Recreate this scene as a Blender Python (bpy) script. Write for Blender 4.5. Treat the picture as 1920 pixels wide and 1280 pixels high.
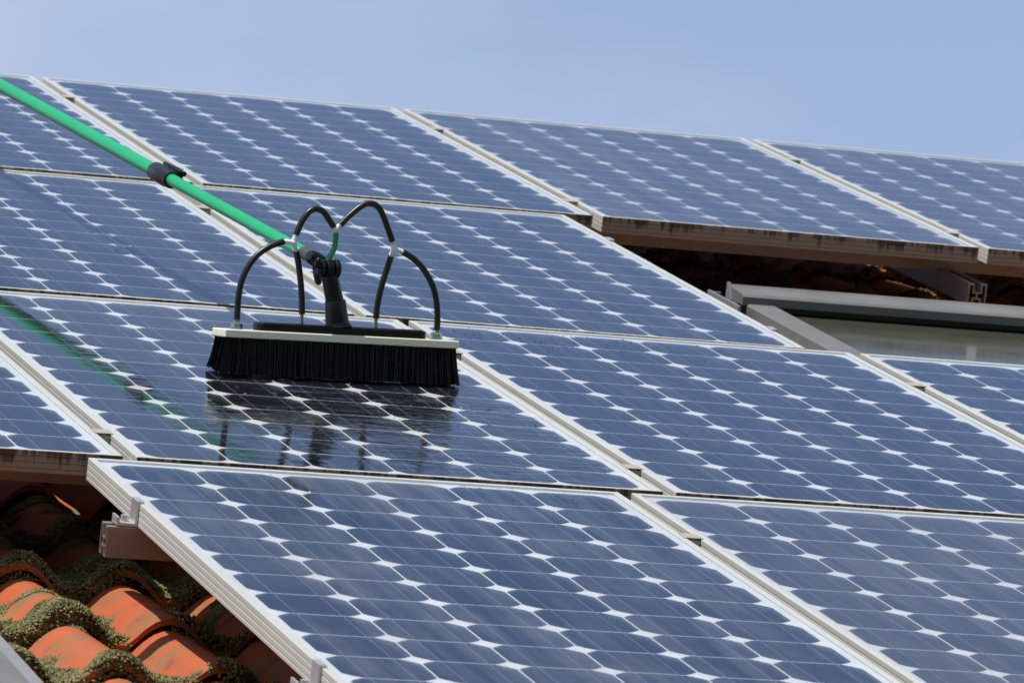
import bpy, math, random
from mathutils import Vector, Matrix, noise

# ------------------------------------------------------------------ clean start
for o in list(bpy.data.objects):
    bpy.data.objects.remove(o, do_unlink=True)
scene = bpy.context.scene
COL = scene.collection
rnd = random.Random(7)

# ------------------------------------------------------------------ roof frame: u along the rows, v up the slope, n off the roof
PITCH = math.radians(23.167)
H0 = 4.42
ROOF = Matrix.Translation((0, 0, H0)) @ Matrix.Rotation(PITCH, 4, 'X')

# ------------------------------------------------------------------ camera
cam_d = bpy.data.cameras.new('camera')
cam = bpy.data.objects.new('camera', cam_d); COL.objects.link(cam)
cam_d.sensor_fit = 'HORIZONTAL'; cam_d.sensor_width = 36.0
cam_d.lens = 12042.56 / 1920 * 36.0
cam_d.clip_start = 0.1; cam_d.clip_end = 5000
right = Vector((0.9564, -0.2685, 0.1149)); down = Vector((0.0708, -0.1685, -0.9832)); fwd = Vector((0.2834, 0.9484, -0.1421))
fwd.normalize(); right = (right - fwd * right.dot(fwd)).normalized(); down = fwd.cross(right)
cm = Matrix((right, -down, -fwd)).transposed().to_4x4()
cm.translation = Vector((-2.14608, -10.59022, 1.56129))
cam.matrix_world = ROOF @ cm
cam_d.dof.use_dof = True; cam_d.dof.focus_distance = 9.95; cam_d.dof.aperture_fstop = 22.0
scene.camera = cam

# ------------------------------------------------------------------ sun and sky
sun_dir = (ROOF.to_3x3() @ Vector((-0.43, 0.15, 1.0))).normalized()      # towards the sun
sun_el = math.asin(sun_dir.z); sun_az = math.atan2(sun_dir.x, sun_dir.y)
sd = bpy.data.lights.new('sun', 'SUN'); sd.energy = 5.0; sd.angle = math.radians(0.53); sd.color = (1.0, 0.95, 0.87)
sun = bpy.data.objects.new('sun', sd); COL.objects.link(sun)
sun.rotation_euler = (-sun_dir).to_track_quat('-Z', 'Y').to_euler()
sun.location = (0, 0, 30)

world = bpy.data.worlds.new('World'); scene.world = world; world.use_nodes = True
wn = world.node_tree; wn.nodes.clear()
def N(t, typ, **kw):
    n = t.nodes.new(typ)
    for k, v in kw.items():
        if k.startswith('_'): setattr(n, k[1:], v)
        else: n.inputs[k.replace('__', ' ')].default_value = v
    return n
w_out = N(wn, 'ShaderNodeOutputWorld'); w_bg = N(wn, 'ShaderNodeBackground', Strength=0.145)
sky = N(wn, 'ShaderNodeTexSky', _sky_type='NISHITA', _sun_disc=False, _sun_elevation=sun_el, _sun_rotation=sun_az,
        _altitude=200.0, _air_density=1.0, _dust_density=0.9, _ozone_density=3.0)
w_tc = N(wn, 'ShaderNodeTexCoord'); w_mp = N(wn, 'ShaderNodeMapping'); w_mp.inputs['Scale'].default_value = (3.0, 3.0, 6.0); w_mp.inputs['Location'].default_value = (7.7, 1.0, 0.0)
w_nz = N(wn, 'ShaderNodeTexNoise', Scale=2.1, Detail=5.0, Roughness=0.55)
w_cr = N(wn, 'ShaderNodeMapRange'); w_cr.inputs['From Min'].default_value = 0.35; w_cr.inputs['From Max'].default_value = 0.75
w_cr.inputs['To Min'].default_value = 0.28; w_cr.inputs['To Max'].default_value = 0.75
w_mx = N(wn, 'ShaderNodeMix', _data_type='RGBA'); w_mx.inputs[7].default_value = (4.5, 4.9, 6.1, 1)
wn.links.new(w_tc.outputs['Generated'], w_mp.inputs['Vector']); wn.links.new(w_mp.outputs[0], w_nz.inputs['Vector'])
w_sx = N(wn, 'ShaderNodeSeparateXYZ'); wn.links.new(w_tc.outputs['Generated'], w_sx.inputs[0])
w_h = N(wn, 'ShaderNodeMapRange'); w_h.inputs['From Min'].default_value = 0.25; w_h.inputs['From Max'].default_value = 0.58
w_h.inputs['To Min'].default_value = 1.0; w_h.inputs['To Max'].default_value = 0.22; wn.links.new(w_sx.outputs['Z'], w_h.inputs['Value'])
w_m = N(wn, 'ShaderNodeMath', _operation='MULTIPLY'); wn.links.new(w_cr.outputs[0], w_m.inputs[0]); wn.links.new(w_h.outputs[0], w_m.inputs[1])
wn.links.new(w_nz.outputs['Fac'], w_cr.inputs['Value']); wn.links.new(w_m.outputs[0], w_mx.inputs[0])
wn.links.new(sky.outputs[0], w_mx.inputs[6]); wn.links.new(w_mx.outputs[2], w_bg.inputs['Color'])
wn.links.new(w_bg.outputs[0], w_out.inputs[0])

vs = scene.view_settings
vs.view_transform = 'Standard'; vs.look = 'None'; vs.gamma = 1.0; vs.use_curve_mapping = False; vs.exposure = 0.0
scene.cycles.transparent_max_bounces = 16
scene.cycles.max_bounces = 10

# ------------------------------------------------------------------ materials
def new_mat(name):
    m = bpy.data.materials.new(name); m.use_nodes = True
    t = m.node_tree; t.nodes.clear()
    return m, t, N(t, 'ShaderNodeOutputMaterial')

def princ(name, col, rough=0.5, metal=0.0, var=0.0, vscale=8.0, bump=0.0, bscale=60.0, col2=None, spec=0.5, rvar=0.0, sss=0.0):
    m, t, out = new_mat(name)
    b = N(t, 'ShaderNodeBsdfPrincipled', Roughness=rough, Metallic=metal)
    b.inputs['Specular IOR Level'].default_value = spec
    b.inputs['Base Color'].default_value = (*col, 1)
    tc = N(t, 'ShaderNodeTexCoord')
    if var > 0 or col2:
        nz = N(t, 'ShaderNodeTexNoise', Scale=vscale, Detail=6.0, Roughness=0.65)
        t.links.new(tc.outputs['Object'], nz.inputs['Vector'])
        rp = N(t, 'ShaderNodeMapRange'); rp.inputs['From Min'].default_value = 0.3; rp.inputs['From Max'].default_value = 0.7
        t.links.new(nz.outputs['Fac'], rp.inputs['Value'])
        mx = N(t, 'ShaderNodeMix', _data_type='RGBA')
        c2 = col2 if col2 else tuple(c * (1 - var) for c in col)
        mx.inputs[6].default_value = (*col, 1); mx.inputs[7].default_value = (*c2, 1)
        t.links.new(rp.outputs[0], mx.inputs[0]); t.links.new(mx.outputs[2], b.inputs['Base Color'])
        if rvar > 0:
            mr = N(t, 'ShaderNodeMapRange'); mr.inputs['To Min'].default_value = rough - rvar; mr.inputs['To Max'].default_value = rough + rvar
            t.links.new(nz.outputs['Fac'], mr.inputs['Value']); t.links.new(mr.outputs[0], b.inputs['Roughness'])
    if bump > 0:
        n2 = N(t, 'ShaderNodeTexNoise', Scale=bscale, Detail=4.0)
        t.links.new(tc.outputs['Object'], n2.inputs['Vector'])
        bp = N(t, 'ShaderNodeBump', Strength=bump, Distance=0.004)
        t.links.new(n2.outputs['Fac'], bp.inputs['Height']); t.links.new(bp.outputs[0], b.inputs['Normal'])
    if sss > 0:
        b.inputs['Subsurface Weight'].default_value = sss; b.inputs['Subsurface Radius'].default_value = (0.01, 0.01, 0.008)
        b.inputs['Subsurface Scale'].default_value = 0.5
    t.links.new(b.outputs[0], out.inputs[0])
    return m

M = {}
M['alu'] = princ('aluminium', (0.66, 0.67, 0.66), 0.42, 0.75, var=0.12, vscale=14, rvar=0.06)
M['alu_clamp'] = princ('clamp_aluminium', (0.42, 0.39, 0.32), 0.6, 0.1, var=0.3, vscale=40)
M['rail'] = princ('rail_aluminium', (0.33, 0.275, 0.245), 0.42, 0.5, var=0.15, vscale=20, rvar=0.05)
M['backsheet'] = princ('white_backsheet', (0.68, 0.675, 0.65), 0.6)
M['junction'] = princ('black_plastic_rough', (0.012, 0.012, 0.012), 0.5)
M['black'] = princ('black_plastic', (0.0035, 0.0035, 0.004), 0.28, spec=0.4)
M['rubber'] = princ('black_hose_rubber', (0.014, 0.011, 0.010), 0.36, var=0.35, vscale=40)
M['bristle'] = princ('black_bristle', (0.003, 0.003, 0.0035), 0.42, spec=0.3)
M['block'] = princ('ivory_plastic', (0.72, 0.69, 0.55), 0.42, var=0.05, vscale=20, sss=0.15)
M['green'] = princ('green_pole_paint', (0.005, 0.38, 0.135), 0.33, var=0.10, vscale=6, rvar=0.05)
M['green_hose'] = princ('green_hose', (0.005, 0.27, 0.06), 0.35)
M['grey_plastic'] = princ('dark_grey_plastic', (0.055, 0.055, 0.052), 0.5)
M['connector'] = princ('white_connector_plastic', (0.76, 0.74, 0.72), 0.4, sss=0.1)
M['zinc'] = princ('zinc_plated_steel', (0.62, 0.66, 0.66), 0.22, 1.0, var=0.3, vscale=60)
M['brass'] = princ('dull_nickel', (0.42, 0.37, 0.32), 0.3, 1.0)
M['sky_frame'] = princ('grey_painted_aluminium', (0.17, 0.167, 0.152), 0.5, 0.0, var=0.25, vscale=9, bump=0.05)
M['sky_frame_light'] = princ('light_grey_flashing', (0.30, 0.30, 0.305), 0.5, 0.3, var=0.15, vscale=9)
M['hood_shade'] = princ('hood_shade_black', (0.006, 0.006, 0.006), 0.8)
M['deck'] = princ('roof_underlay', (0.035, 0.026, 0.022), 0.9)
M['plaster'] = princ('cream_plaster', (0.62, 0.57, 0.47), 0.9, var=0.12, vscale=3, bump=0.2)
M['grass'] = princ('lawn', (0.055, 0.085, 0.025), 0.95, col2=(0.035, 0.06, 0.02), vscale=1.5)
M['debris'] = princ('dry_leaf_bits', (0.30, 0.10, 0.04), 0.8, var=0.5, vscale=90)
M['grit'] = princ('dark_grit', (0.06, 0.055, 0.05), 0.8)

# front of the frames: dull, streaked with algae
def frame_mat():
    m, t, out = new_mat('frame_aluminium_streaked')
    geo = N(t, 'ShaderNodeTexCoord')
    b = N(t, 'ShaderNodeBsdfPrincipled', Roughness=0.42, Metallic=0.7)
    mp = N(t, 'ShaderNodeMapping'); mp.inputs['Scale'].default_value = (55, 55, 5)
    t.links.new(geo.outputs['Object'], mp.inputs['Vector'])
    nz = N(t, 'ShaderNodeTexNoise', Scale=1.0, Detail=4.0, Roughness=0.65); t.links.new(mp.outputs[0], nz.inputs['Vector'])
    nb = N(t, 'ShaderNodeTexNoise', Scale=9.0, Detail=3.0); t.links.new(geo.outputs['Object'], nb.inputs['Vector'])
    # only the lower short side (object y = -0.79) carries the run marks
    sx = N(t, 'ShaderNodeSeparateXYZ'); t.links.new(geo.outputs['Object'], sx.inputs[0])
    lt = N(t, 'ShaderNodeMath', _operation='LESS_THAN'); lt.inputs[1].default_value = -0.7885; t.links.new(sx.outputs['Y'], lt.inputs[0])
    zg = N(t, 'ShaderNodeMapRange'); zg.inputs['From Min'].default_value = -0.034; zg.inputs['From Max'].default_value = 0.0
    zg.inputs['To Min'].default_value = -0.13; zg.inputs['To Max'].default_value = 0.13
    t.links.new(sx.outputs['Z'], zg.inputs['Value'])
    ad = N(t, 'ShaderNodeMath', _operation='ADD'); t.links.new(nz.outputs['Fac'], ad.inputs[0]); t.links.new(zg.outputs[0], ad.inputs[1])
    rp = N(t, 'ShaderNodeMapRange'); rp.inputs['From Min'].default_value = 0.55; rp.inputs['From Max'].default_value = 0.66
    t.links.new(ad.outputs[0], rp.inputs['Value'])
    ml = N(t, 'ShaderNodeMath', _operation='MULTIPLY'); t.links.new(rp.outputs[0], ml.inputs[0]); t.links.new(lt.outputs[0], ml.inputs[1])
    base = N(t, 'ShaderNodeMix', _data_type='RGBA'); base.inputs[6].default_value = (0.56, 0.555, 0.505, 1); base.inputs[7].default_value = (0.48, 0.475, 0.425, 1)
    t.links.new(nb.outputs['Fac'], base.inputs[0])
    film = N(t, 'ShaderNodeMix', _data_type='RGBA'); film.inputs[7].default_value = (0.27, 0.185, 0.13, 1)
    fm = N(t, 'ShaderNodeMath', _operation='MULTIPLY'); fm.inputs[1].default_value = 0.8; t.links.new(lt.outputs[0], fm.inputs[0])
    t.links.new(fm.outputs[0], film.inputs[0]); t.links.new(base.outputs[2], film.inputs[6])
    st = N(t, 'ShaderNodeMix', _data_type='RGBA'); st.inputs[7].default_value = (0.075, 0.056, 0.04, 1)
    t.links.new(ml.outputs[0], st.inputs[0]); t.links.new(film.outputs[2], st.inputs[6])
    t.links.new(st.outputs[2], b.inputs['Base Color'])
    inv = N(t, 'ShaderNodeMapRange'); inv.inputs['To Min'].default_value = 0.10; inv.inputs['To Max'].default_value = 0.15
    t.links.new(lt.outputs[0], inv.inputs['Value']); t.links.new(inv.outputs[0], b.inputs['Metallic'])
    t.links.new(b.outputs[0], out.inputs[0])
    return m
M['frame'] = frame_mat()

def cell_mat():
    m, t, out = new_mat('monocrystalline_cell')
    oi = N(t, 'ShaderNodeObjectInfo'); tc = N(t, 'ShaderNodeTexCoord')
    b = N(t, 'ShaderNodeBsdfPrincipled', Roughness=0.38); b.inputs['Specular IOR Level'].default_value = 0.3
    mx = N(t, 'ShaderNodeMix', _data_type='RGBA'); mx.inputs[6].default_value = (0.003, 0.005, 0.013, 1); mx.inputs[7].default_value = (0.008, 0.009, 0.016, 1)
    t.links.new(oi.outputs['Random'], mx.inputs[0])
    # very fine silver fingers running across the cell
    wv = N(t, 'ShaderNodeTexWave', Scale=70.0, _bands_direction='Y'); t.links.new(tc.outputs['Object'], wv.inputs['Vector'])
    wr = N(t, 'ShaderNodeMapRange'); wr.inputs['From Min'].default_value = 0.9; wr.inputs['To Max'].default_value = 0.04
    t.links.new(wv.outputs['Fac'], wr.inputs['Value'])
    m2 = N(t, 'ShaderNodeMix', _data_type='RGBA'); m2.inputs[7].default_value = (0.35, 0.37, 0.42, 1)
    t.links.new(wr.outputs[0], m2.inputs[0]); t.links.new(mx.outputs[2], m2.inputs[6])
    t.links.new(m2.outputs[2], b.inputs['Base Color']); t.links.new(b.outputs[0], out.inputs[0])
    return m
M['cell'] = cell_mat()
M['busbar'] = princ('silver_busbar', (0.17, 0.20, 0.27), 0.4, 0.2)

# cover glass: textured and dusty when dry, a mirror where the brush has left water
def glass_mat(name, mode):
    m, t, out = new_mat(name)
    ior = {'dry': 1.42, 'clean': 1.38, 'damp': 1.42, 'wet': 1.58}[mode]
    tc = N(t, 'ShaderNodeTexCoord'); oi = N(t, 'ShaderNodeObjectInfo')
    off = N(t, 'ShaderNodeVectorMath', _operation='MULTIPLY_ADD')
    cmb = N(t, 'ShaderNodeCombineXYZ'); t.links.new(oi.outputs['Random'], cmb.inputs[0]); t.links.new(oi.outputs['Random'], cmb.inputs[1])
    off.inputs[1].default_value = (37, 53, 0)
    t.links.new(cmb.outputs[0], off.inputs[0]); t.links.new(tc.outputs['Object'], off.inputs[2])
    fr = N(t, 'ShaderNodeFresnel', IOR=ior)
    tr = N(t, 'ShaderNodeBsdfTransparent'); tr.inputs['Color'].default_value = (0.95, 0.965, 0.97, 1)
    gl = N(t, 'ShaderNodeBsdfGlossy', Roughness=0.2)
    gl.inputs['Color'].default_value = (0.84, 0.92, 1.0, 1) if mode == 'wet' else (0.72, 0.85, 1.0, 1)     # bluish anti-reflection coating
    du = N(t, 'ShaderNodeBsdfDiffuse'); du.inputs['Color'].default_value = (0.34, 0.315, 0.31, 1)
    # dust: patchy film with streaks running down the slope
    n1 = N(t, 'ShaderNodeTexNoise', Scale=3.6, Detail=5.0, Roughness=0.6); t.links.new(off.outputs[0], n1.inputs['Vector'])
    mp = N(t, 'ShaderNodeMapping'); mp.inputs['Scale'].default_value = (26, 1.3, 1); mp.inputs['Rotation'].default_value = (0, 0, 0.10)
    t.links.new(off.outputs[0], mp.inputs['Vector'])
    n2 = N(t, 'ShaderNodeTexNoise', Scale=1.0, Detail=4.0, Roughness=0.6, Distortion=0.5); t.links.new(mp.outputs[0], n2.inputs['Vector'])
    mm = N(t, 'ShaderNodeMath', _operation='MULTIPLY'); t.links.new(n1.outputs['Fac'], mm.inputs[0]); t.links.new(n2.outputs['Fac'], mm.inputs[1])
    dr = N(t, 'ShaderNodeMapRange'); dr.inputs['From Min'].default_value = 0.19; dr.inputs['From Max'].default_value = 0.36
    t.links.new(mm.outputs[0], dr.inputs['Value'])
    rr = N(t, 'ShaderNodeMapRange')
    bump = None
    if mode in ('dry', 'clean'):
        dr.inputs['To Min'].default_value = 0.095 if mode == 'dry' else 0.016; dr.inputs['To Max'].default_value = 0.21 if mode == 'dry' else 0.070
        rr.inputs['From Min'].default_value = 0.3; rr.inputs['From Max'].default_value = 0.7
        rr.inputs['To Min'].default_value = 0.13; rr.inputs['To Max'].default_value = 0.26
        t.links.new(n2.outputs['Fac'], rr.inputs['Value'])
    elif mode == 'damp':
        dr.inputs['To Min'].default_value = 0.02; dr.inputs['To Max'].default_value = 0.16
        rr.inputs['From Min'].default_value = 0.36; rr.inputs['From Max'].default_value = 0.56
        rr.inputs['To Min'].default_value = 0.07; rr.inputs['To Max'].default_value = 0.26
        t.links.new(n2.outputs['Fac'], rr.inputs['Value'])
    else:
        dr.inputs['To Min'].default_value = 0.0; dr.inputs['To Max'].default_value = 0.012
        # wetter near the brush, thin film towards the upper left corner
        sx = N(t, 'ShaderNodeSeparateXYZ'); t.links.new(tc.outputs['Object'], sx.inputs[0])
        rr.inputs['From Min'].default_value = -0.35; rr.inputs['From Max'].default_value = -0.05
        rr.inputs['To Min'].default_value = 0.016; rr.inputs['To Max'].default_value = 0.008
        t.links.new(sx.outputs['X'], rr.inputs['Value'])
        mpb = N(t, 'ShaderNodeMapping'); mpb.inputs['Scale'].default_value = (9, 24, 1); mpb.inputs['Rotation'].default_value = (0, 0, -0.25)
        t.links.new(tc.outputs['Object'], mpb.inputs['Vector'])
        nb = N(t, 'ShaderNodeTexNoise', Scale=1.0, Detail=4.0, Roughness=0.55, Distortion=0.8); t.links.new(mpb.outputs[0], nb.inputs['Vector'])
        nc = N(t, 'ShaderNodeTexNoise', Scale=3.0, Detail=2.0); t.links.new(tc.outputs['Object'], nc.inputs['Vector'])
        # ripple amplitude grows in front of and to the right of the brush
        ax = N(t, 'ShaderNodeMapRange'); ax.inputs['From Min'].default_value = -0.32; ax.inputs['From Max'].default_value = 0.05
        t.links.new(sx.outputs['X'], ax.inputs['Value'])
        ay = N(t, 'ShaderNodeMapRange'); ay.inputs['From Min'].default_value = 0.45; ay.inputs['From Max'].default_value = 0.0
        t.links.new(sx.outputs['Y'], ay.inputs['Value'])
        am = N(t, 'ShaderNodeMath', _operation='MULTIPLY'); t.links.new(ax.outputs[0], am.inputs[0]); t.links.new(ay.outputs[0], am.inputs[1])
        an = N(t, 'ShaderNodeMath', _operation='MULTIPLY_ADD'); an.inputs[1].default_value = 0.9; an.inputs[2].default_value = 0.03
        t.links.new(am.outputs[0], an.inputs[0])
        ao = N(t, 'ShaderNodeMath', _operation='MULTIPLY'); t.links.new(an.outputs[0], ao.inputs[0]); t.links.new(nc.outputs['Fac'], ao.inputs[1])
        bump = N(t, 'ShaderNodeBump', Distance=0.0045); t.links.new(nb.outputs['Fac'], bump.inputs['Height'])
        t.links.new(ao.outputs[0], bump.inputs['Strength'])
    t.links.new(rr.outputs[0], gl.inputs['Roughness'])
    if mode != 'wet':
        bump = N(t, 'ShaderNodeBump', Distance=0.002, Strength=0.10)
        nb = N(t, 'ShaderNodeTexNoise', Scale=7.0, Detail=2.0); t.links.new(off.outputs[0], nb.inputs['Vector'])
        t.links.new(nb.outputs['Fac'], bump.inputs['Height'])
    t.links.new(bump.outputs[0], gl.inputs['Normal']); t.links.new(bump.outputs[0], fr.inputs['Normal'])
    m1 = N(t, 'ShaderNodeMixShader'); m2 = N(t, 'ShaderNodeMixShader')
    t.links.new(dr.outputs[0], m1.inputs[0]); t.links.new(tr.outputs[0], m1.inputs[1]); t.links.new(du.outputs[0], m1.inputs[2])
    t.links.new(fr.outputs[0], m2.inputs[0]); t.links.new(m1.outputs[0], m2.inputs[1]); t.links.new(gl.outputs[0], m2.inputs[2])
    t.links.new(m2.outputs[0], out.inputs[0])
    return m
M['glass_dry'] = glass_mat('panel_glass_dusty', 'dry')
M['glass_clean'] = glass_mat('panel_glass_clean', 'clean')
M['glass_damp'] = glass_mat('panel_glass_damp', 'damp')
M['glass_wet'] = glass_mat('panel_glass_wet', 'wet')

def window_glass():
    m, t, out = new_mat('dirty_roof_window_glass')
    tc = N(t, 'ShaderNodeTexCoord')
    nz = N(t, 'ShaderNodeTexNoise', Scale=11.0, Detail=6.0, Roughness=0.65); t.links.new(tc.outputs['Object'], nz.inputs['Vector'])
    mx = N(t, 'ShaderNodeMix', _data_type='RGBA'); mx.inputs[6].default_value = (0.045, 0.050, 0.032, 1); mx.inputs[7].default_value = (0.085, 0.088, 0.060, 1)
    t.links.new(nz.outputs['Fac'], mx.inputs[0])
    b = N(t, 'ShaderNodeBsdfPrincipled', Roughness=0.10); t.links.new(mx.outputs[2], b.inputs['Base Color'])
    b.inputs['IOR'].default_value = 1.5
    mr = N(t, 'ShaderNodeMapRange'); mr.inputs['To Min'].default_value = 0.03; mr.inputs['To Max'].default_value = 0.16
    t.links.new(nz.outputs['Fac'], mr.inputs['Value']); t.links.new(mr.outputs[0], b.inputs['Roughness'])
    t.links.new(b.outputs[0], out.inputs[0])
    return m
M['window_glass'] = window_glass()

def tile_mat():
    m, t, out = new_mat('clay_tile')
    tc = N(t, 'ShaderNodeTexCoord'); oi = N(t, 'ShaderNodeObjectInfo')
    cmb = N(t, 'ShaderNodeCombineXYZ')
    for k in range(3): t.links.new(oi.outputs['Random'], cmb.inputs[k])
    off = N(t, 'ShaderNodeVectorMath', _operation='MULTIPLY_ADD'); off.inputs[1].default_value = (31, 17, 23)
    t.links.new(cmb.outputs[0], off.inputs[0]); t.links.new(tc.outputs['Object'], off.inputs[2])
    a = N(t, 'ShaderNodeTexNoise', Scale=16.0, Detail=8.0, Roughness=0.7); t.links.new(off.outputs[0], a.inputs['Vector'])
    mp = N(t, 'ShaderNodeMapping'); mp.inputs['Scale'].default_value = (9, 22, 9); mp.inputs['Rotation'].default_value = (0, 0, 0.5)
    t.links.new(off.outputs[0], mp.inputs['Vector'])
    s = N(t, 'ShaderNodeTexNoise', Scale=1.0, Detail=5.0, Roughness=0.6, Distortion=0.6); t.links.new(mp.outputs[0], s.inputs['Vector'])
    f = N(t, 'ShaderNodeTexNoise', Scale=260.0, Detail=3.0); t.links.new(off.outputs[0], f.inputs['Vector'])
    c1 = N(t, 'ShaderNodeMix', _data_type='RGBA'); c1.inputs[6].default_value = (0.52, 0.092, 0.020, 1); c1.inputs[7].default_value = (0.33, 0.062, 0.018, 1)
    t.links.new(a.outputs['Fac'], c1.inputs[0])
    r1 = N(t, 'ShaderNodeMapRange'); r1.inputs['From Min'].default_value = 0.44; r1.inputs['From Max'].default_value = 0.68; r1.inputs['To Max'].default_value = 0.85
    t.links.new(s.outputs['Fac'], r1.inputs['Value'])
    c2 = N(t, 'ShaderNodeMix', _data_type='RGBA'); c2.inputs[7].default_value = (0.15, 0.13, 0.05, 1)
    t.links.new(r1.outputs[0], c2.inputs[0]); t.links.new(c1.outputs[2], c2.inputs[6])
    r2 = N(t, 'ShaderNodeMapRange'); r2.inputs['From Min'].default_value = 0.58; r2.inputs['From Max'].default_value = 0.72; r2.inputs['To Max'].default_value = 0.7
    t.links.new(a.outputs['Fac'], r2.inputs['Value'])
    c3 = N(t, 'ShaderNodeMix', _data_type='RGBA'); c3.inputs[7].default_value = (0.07, 0.035, 0.028, 1)
    t.links.new(r2.outputs[0], c3.inputs[0]); t.links.new(c2.outputs[2], c3.inputs[6])
    b = N(t, 'ShaderNodeBsdfPrincipled', Roughness=0.7); t.links.new(c3.outputs[2], b.inputs['Base Color'])
    bp = N(t, 'ShaderNodeBump', Strength=0.35, Distance=0.003); t.links.new(f.outputs['Fac'], bp.inputs['Height'])
    t.links.new(bp.outputs[0], b.inputs['Normal'])
    t.links.new(b.outputs[0], out.inputs[0])
    return m
M['tile'] = tile_mat()

def moss_mat():
    m, t, out = new_mat('moss')
    g = N(t, 'ShaderNodeTexCoord')
    a = N(t, 'ShaderNodeTexNoise', Scale=24.0, Detail=4.0); t.links.new(g.outputs['Object'], a.inputs['Vector'])
    f = N(t, 'ShaderNodeTexNoise', Scale=300.0, Detail=3.0); t.links.new(g.outputs['Object'], f.inputs['Vector'])
    cr = N(t, 'ShaderNodeValToRGB'); e = cr.color_ramp.elements
    e[0].position = 0.28; e[0].color = (0.018, 0.030, 0.007, 1); e[1].position = 0.70; e[1].color = (0.23, 0.21, 0.085, 1)
    k = cr.color_ramp.elements.new(0.52); k.color = (0.105, 0.112, 0.028, 1)
    ad = N(t, 'ShaderNodeMath', _operation='MULTIPLY_ADD'); ad.inputs[1].default_value = 0.45
    sb = N(t, 'ShaderNodeMath', _operation='MULTIPLY_ADD'); sb.inputs[1].default_value = 0.9; sb.inputs[2].default_value = -0.10
    t.links.new(a.outputs['Fac'], sb.inputs[0]); t.links.new(f.outputs['Fac'], ad.inputs[0]); t.links.new(sb.outputs[0], ad.inputs[2])
    t.links.new(ad.outputs[0], cr.inputs[0])
    b = N(t, 'ShaderNodeBsdfPrincipled', Roughness=0.75); t.links.new(cr.outputs[0], b.inputs['Base Color'])
    t.links.new(b.outputs[0], out.inputs[0])
    return m
M['moss'] = moss_mat()

# ------------------------------------------------------------------ mesh helpers
class MB:
    def __init__(s): s.v = []; s.f = []; s.mi = []
    def quadface(s, idx, mi=0): s.f.append(idx); s.mi.append(mi)
    def box(s, x0, x1, y0, y1, z0, z1, mi=0, bev=0.0):
        if bev > 0:
            b = bev; n = len(s.v)
            import itertools
            P = {}
            for sx in (0, 1):
                for sy in (0, 1):
                    for sz in (0, 1):
                        X = x1 if sx else x0; Y = y1 if sy else y0; Z = z1 if sz else z0
                        ix = X - b if sx else X + b; iy = Y - b if sy else Y + b; iz = Z - b if sz else Z + b
                        for a, c in enumerate(((X, iy, iz), (ix, Y, iz), (ix, iy, Z))):
                            P[(sx, sy, sz, a)] = len(s.v); s.v.append(c)
            for a in range(3):
                o1, o2 = [q for q in range(3) if q != a]
                for sa in (0, 1):
                    loop = []
                    for (p, q) in ((0, 0), (1, 0), (1, 1), (0, 1)):
                        k = [0, 0, 0]; k[a] = sa; k[o1] = p; k[o2] = q; loop.append(P[(*k, a)])
                    s.quadface(loop, mi)
            for a in range(3):
                o1, o2 = [q for q in range(3) if q != a]
                for p in (0, 1):
                    for q in (0, 1):
                        k0 = [0, 0, 0]; k0[o1] = p; k0[o2] = q; k1 = list(k0); k1[a] = 1
                        s.quadface([P[(*k0, o1)], P[(*k1, o1)], P[(*k1, o2)], P[(*k0, o2)]], mi)
            for sx in (0, 1):
                for sy in (0, 1):
                    for sz in (0, 1): s.quadface([P[(sx, sy, sz, a)] for a in range(3)], mi)
            return s
        n = len(s.v)
        s.v += [(x0, y0, z0), (x1, y0, z0), (x1, y1, z0), (x0, y1, z0), (x0, y0, z1), (x1, y0, z1), (x1, y1, z1), (x0, y1, z1)]
        for q in ((0, 3, 2, 1), (4, 5, 6, 7), (0, 1, 5, 4), (1, 2, 6, 5), (2, 3, 7, 6), (3, 0, 4, 7)): s.quadface([n + i for i in q], mi)
        return s
    def tube(s, pts, rad, seg=12, cap=True, mi=0):
        pts = [Vector(p) for p in pts]; k = len(pts)
        rads = rad if isinstance(rad, (list, tuple)) else [rad] * k
        up = None; n0 = len(s.v)
        for i, p in enumerate(pts):
            t = (pts[min(i + 1, k - 1)] - pts[max(i - 1, 0)]).normalized()
            if up is None:
                up = t.orthogonal().normalized()
            else:
                up = (up - t * up.dot(t)).normalized()
            w = t.cross(up)
            for j in range(seg):
                a = 2 * math.pi * j / seg
                s.v.append(tuple(p + (up * math.cos(a) + w * math.sin(a)) * rads[i]))
        for i in range(k - 1):
            for j in range(seg):
                j2 = (j + 1) % seg
                s.quadface([n0 + i * seg + j, n0 + i * seg + j2, n0 + (i + 1) * seg + j2, n0 + (i + 1) * seg + j], mi)
        if cap:
            s.quadface([n0 + j for j in range(seg)][::-1], mi); s.quadface([n0 + (k - 1) * seg + j for j in range(seg)], mi)
        return s
    def prism(s, prof, axis, a0, a1, mi=0):
        # prof: closed list of 2D points; axis 'x' -> points are (y,z); axis 'y' -> (x,z)
        n = len(s.v); k = len(prof)
        for a in (a0, a1):
            for (p, q) in prof: s.v.append((a, p, q) if axis == 'x' else (p, a, q))
        for i in range(k):
            j = (i + 1) % k; s.quadface([n + i, n + j, n + k + j, n + k + i], mi)
        s.quadface([n + i for i in range(k)][::-1], mi); s.quadface([n + k + i for i in range(k)], mi)
        return s
    def mesh(s, name, mats, smooth=False):
        me = bpy.data.meshes.new(name); me.from_pydata(s.v, [], s.f)
        for m in (mats if isinstance(mats, (list, tuple)) else [mats]): me.materials.append(m)
        me.polygons.foreach_set('material_index', s.mi)
        import bmesh
        bm = bmesh.new(); bm.from_mesh(me); bmesh.ops.recalc_face_normals(bm, faces=bm.faces); bm.to_mesh(me); bm.free()
        if smooth:
            me.polygons.foreach_set('use_smooth', [True] * len(me.polygons))
            try: me.set_sharp_from_angle(angle=math.radians(40))
            except Exception: pass
        me.update(); return me

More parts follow.
